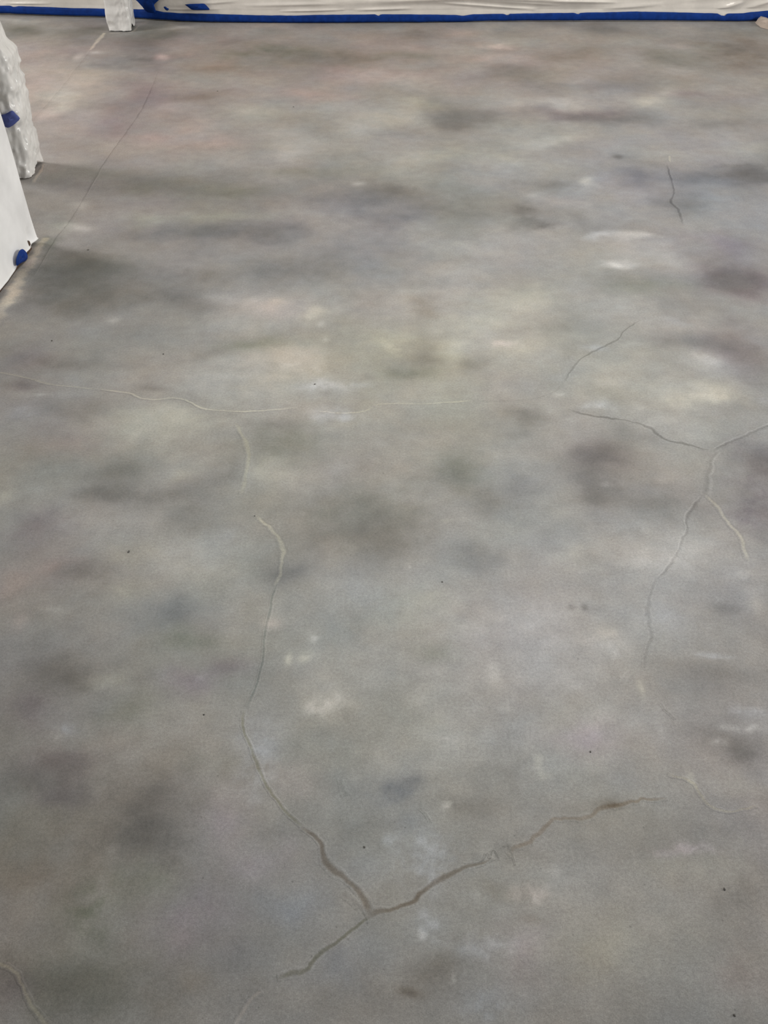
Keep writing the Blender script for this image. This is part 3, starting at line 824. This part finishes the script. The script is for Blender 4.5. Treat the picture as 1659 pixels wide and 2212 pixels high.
def tape_piece(name, poly, Yfun, label, mat, group=None, curl=0.004):
    """a torn bit of tape: outline in photo pixels on a surface Y(x)"""
    P = spline(list(poly) + [poly[0]], 4.0)[:-1]
    V = []
    c = P.mean(0)
    ring = []
    for k in (0.0, 0.5, 1.0):
        for p in P:
            q = c + (p - c) * k
            y0 = Yfun(q)
            x, z = depth_pt(q[0], q[1], y0)
            V.append((x, y0 - curl * (1 - k * k), z))
    n = len(P)
    Fc = []
    for r in (0, 1):
        for i in range(n):
            Fc.append((r * n + i, r * n + (i + 1) % n, (r + 1) * n + (i + 1) % n, (r + 1) * n + i))
    o = mesh_obj(name, V, Fc, mat)
    md = o.modifiers.new('thickness', 'SOLIDIFY')
    md.thickness = 0.0012
    return tag(o, label, 'tape', group)


yw = lambda q: float(wall_y(floor_pt(q[0], 46)[0])) - 0.030
tape_piece('painter_tape', [(276, -30), (286, -8), (297, 3), (308, 15), (318, 26), (336, 27), (334, 16), (333, 10), (341, 2), (352, -8), (366, -30)],
           yw, 'bunched blue tape funnel climbing the sheet beside the wrapped column', M_TAPE)
tape_piece('painter_tape', [(399, 10), (410, 8.5), (430, 8), (441, 8), (447, 13), (453, 20.5), (446, 22), (425, 22), (414, 21), (406, 15)],
           yw, 'short blue tape scrap stuck on the plastic above the long tape', M_TAPE)
tape_piece('painter_tape', [(353, 15), (357, 14), (361, 17), (365, 19), (362, 23), (357, 21)],
           yw, 'tiny blue tape bit beside the bunched tape funnel', M_TAPE)


# ------------------------------------------------------------------ posts wrapped in plastic
def wrapped_post(name, x0, x1, y0, y1, height, label, seed, gap, taper=None, wr=0.005, zs=None, core=(1.0, 0.0), core_h=None):
    cx, cy = (x0 + x1) / 2, (y0 + y1) / 2
    root = empty(name, (cx, cy, 0))
    tag(root, label, 'post')
    hx, hy = (x1 - x0) / 2, (y1 - y0) / 2
    # bare post inside
    ix, iy = hx - 0.012, hy - 0.012
    ix, iy = ix * core[0], iy * core[0]
    c = 0.008
    prof = [(-ix + c, -iy), (ix - c, -iy), (ix, -iy + c), (ix, iy - c), (ix - c, iy), (-ix + c, iy), (-ix, iy - c), (-ix, -iy + c)]
    V = [(a + core[1], b, z) for z in (0.0, core_h or height - 0.02) for a, b in prof]
    Fc = [(i, (i + 1) % 8, 8 + (i + 1) % 8, 8 + i) for i in range(8)] + [tuple(range(7, -1, -1)), tuple(range(8, 16))]
    mesh_obj('post_core', V, Fc, M_STEEL, root, smooth=False)
    # crumpled plastic around it
    nu = 120
    zz = zs if zs is not None else np.concatenate([np.linspace(0, 0.7, 110), np.linspace(0.7, height, 60)[1:]])
    t = np.linspace(0, 2 * math.pi, nu, endpoint=False)
    pr = 7.0
    rad = (np.abs(np.cos(t)) ** pr + np.abs(np.sin(t)) ** pr) ** (-1 / pr)
    ux, uy = np.cos(t) * rad, np.sin(t) * rad
    V = []
    for i in range(nu):
        for z in zz:
            s = t[i] / (2 * math.pi)
            a = t[i]
            nx = math.cos(a) * 2
            ny = math.sin(a) * 2
            d = wr * (1 - 2.2 * abs(float(fbm(np.array(nx + 1.7 * ny), np.array(z * 15.0), 3, seed))))
            d += 0.45 * wr * float(fbm(np.array(nx * 2.0 - ny * 1.3 + 5), np.array(z * 33.0), 3, seed + 4))
            hem = 0.004 + 0.006 * max(0.0, float(fbm(np.array(nx * 2), np.array(ny * 2), 2, seed + 7)))
            hem += gap[2] * math.exp(-((a - gap[0] + math.pi) % (2 * math.pi) - math.pi) ** 2 / gap[1] ** 2)
            k = 1.0 if taper is None else float(np.interp(z, taper[0], taper[1]))
            q = z + hem * max(0, 1 - z / 0.08)
            V.append((ux[i] * (hx + d) * k + (0 if taper is None else (k - 1) * hx), uy[i] * (hy + d) * k, q))
    mesh_obj('plastic_wrap', V, grid_faces(nu, len(zz), wrap=True), M_WRAP, root)
    return root


xa, ya = floor_pt(231, 69)
xb, yb = floor_pt(282, 67)
_, yc = floor_pt(300, 52)
wrapped_post('wrapped_post', xa + 0.004, xb + 0.004, ya - 0.0, ya + 0.15, 2.6, 'slim column wrapped in milky plastic standing at the back wall', 61,
             (-0.15, 0.28, 0.022))
p2x, p2y = -1.340, 3.79
wrapped_post('wrapped_post', p2x - 0.17, p2x, p2y, p2y + 0.17, 2.6,
             'nearer column in crumpled plastic rising behind the white partition', 71, (0.1, 0.42, 0.030),
             taper=([0, 0.40, 0.43, 0.47, 0.55, 2.6], [1, 1, 1.0, 0.86, 0.74, 0.72]), wr=0.008, core=(0.9, 0.0), core_h=0.40)

tape_piece('painter_tape', [(2, 248), (12, 246), (26, 239), (34, 246), (43, 256), (36, 264), (28, 271), (16, 276), (6, 268)],
           lambda q: p2y - 0.016, 'faded blue tape patch on the nearer wrapped column', M_TAPE2)

# ------------------------------------------------------------------ partition with white masking film on the left
Y_END = 3.245
SL = 0.055


def part_x(y):
    return -1.172 - SL * (Y_END - y)


V = []
for y in (-1.0, Y_END - 0.02):
    x = part_x(y) - 0.035
    V += [(x - 0.14, y, 0.0), (x, y, 0.0), (x - 0.02, y, 2.7), (x - 0.14, y, 2.7)]
Fc = [(0, 1, 2, 3), (7, 6, 5, 4), (0, 4, 5, 1), (1, 5, 6, 2), (2, 6, 7, 3), (3, 7, 4, 0)]
wall_left = tag(mesh_obj('wall_left', V, Fc, M_WALL, smooth=False), 'partition wall at left under white masking film', 'wall', kind='structure')

# dark wooden sole plate showing in the gap under the film
V = []
for y in (-1.0, Y_END - 0.06):
    x = part_x(y) - 0.003
    V += [(x - 0.03, y, 0.0), (x, y, 0.0), (x - 0.001, y, 0.026), (x - 0.004, y, 0.03), (x - 0.03, y, 0.03)]
Fc = [(0, 1, 2, 3, 4), (9, 8, 7, 6, 5)] + [(i, i + 5, (i + 1) % 5 + 5, (i + 1) % 5) for i in range(5)]
tag(mesh_obj('baseboard_left', V, Fc, M_WOOD, smooth=False), 'dark brown strip along the foot of the left partition', 'baseboard', kind='structure')

# film: along the room face, round the end, back along the far face
path = []
for y in np.linspace(-0.95, Y_END - 0.25, 60):
    path.append((0, y, 0.0))
for y in np.linspace(Y_END - 0.25, Y_END - 0.012, 40)[1:]:
    path.append((0, y, 0.0))
for a in np.linspace(0, math.pi / 2, 7)[1:]:
    path.append((-0.012 + 0.012 * math.cos(a), Y_END - 0.012 + 0.012 * math.sin(a), 0.0))
for d in np.linspace(0.012, 0.20, 10)[1:]:
    path.append((-d, Y_END, 0.0))
for y in np.linspace(Y_END, 1.5, 24)[1:]:
    path.append((-0.20, y, 0.0))
zz = np.concatenate([np.linspace(0.0, 0.12, 18), np.linspace(0.12, 0.8, 30)[1:], np.linspace(0.8, 2.65, 20)[1:]])
V = []
for (dx, y, _) in path:
    for z in zz:
        lean = -0.052 * min(z, 0.8)
        fl = 0.006 * math.exp(-z / 0.03)
        crumple = 0.004 * float(fbm(np.array(y * 5), np.array(z * 5 + dx * 8), 3, 81))
        # pinched fold near the far foot
        pin = -0.016 * math.exp(-((y - (Y_END - 0.055)) / 0.022) ** 2) * math.exp(-((z - 0.03) / 0.035) ** 2)
        hem = 0.013 + 0.014 * max(0.0, float(fbm(np.array(y * 9), np.array(0.3), 3, 85)) + 0.25)
        V.append((part_x(min(y, Y_END)) + dx + lean + fl + crumple + (pin if dx > -0.02 else 0), y, max(hem, z) if z < 0.03 else z))
film = mesh_obj('masking_film', V, grid_faces(len(path), len(zz)), M_FILM)
tag(film, 'smooth white masking film stretched over the partition at left edge', 'plastic film')

# folded bit of tape pinning the film to the floor
pts = [(37, 556), (42, 543), (49, 538), (57, 545), (60, 556), (56, 563), (46, 568), (37, 574), (36, 564)]
c0 = np.mean(np.array(pts, float), 0)
V = []
P = spline(pts + [pts[0]], 3.0)[:-1]
n = len(P)
for k in (0.0, 0.55, 1.0):
    for p in P:
        q = c0 + (p - c0) * k
        x, y = floor_pt(q[0], q[1])
        side = part_x(y) + 0.009
        z = 0.004 + 0.003 * (1 - k) + 0.002 * math.sin(q[0] * 0.7 + q[1] * 0.3)
        if x < side:                      # the part that climbs the film
            u = (q[0] - 829.5) / F
            v = (1106 - q[1]) / F
            dv = np.array([u, math.cos(PITCH) + v * math.sin(PITCH), -math.sin(PITCH) + v * math.cos(PITCH)])
            t = side / dv[0]
            x, y, z = dv[0] * t, dv[1] * t, max(0.004, H + dv[2] * t)
        V.append((x, y, z))
Fc = []
for r in (0, 1):
    for i in range(n):
        Fc.append((r * n + i, r * n + (i + 1) % n, (r + 1) * n + (i + 1) % n, (r + 1) * n + i))
o = mesh_obj('painter_tape', V, Fc, M_TAPE)
md = o.modifiers.new('thickness', 'SOLIDIFY')
md.thickness = 0.0015
tag(o, 'small folded blue tape pinning the white film to the floor', 'tape')

# crumpled paper at the far right corner
xq, yq = floor_pt(1652, 58)
V = []
nu, nv = 26, 14
for i in range(nu):
    for j in range(nv):
        a = i / (nu - 1) * 0.42
        b = j / (nv - 1) * 0.16
        edge = min(i, nu - 1 - i, j, nv - 1 - j)
        hgt = 0.0 if edge == 0 else 0.012 + 0.03 * abs(float(fbm(np.array(a * 16), np.array(b * 22), 3, 91)))
        jx = 0.015 * float(fbm(np.array(b * 20), np.array(a * 9), 2, 93))
        V.append((xq - 0.028 + a * 0.95 + jx - 0.12 * (b / 0.16 - 0.45) ** 2 * 0 + 0.10 * max(0, 0.35 - b / 0.16), yq - 0.07 + b + 0.02 * math.sin(a * 30) - 0.1 * a, 0.001 + hgt))
o = mesh_obj('masking_paper', V, grid_faces(nu, nv), M_PAPER)
tag(o, 'crumpled pinkish beige paper scrap on floor by the back wall, right edge', 'paper')
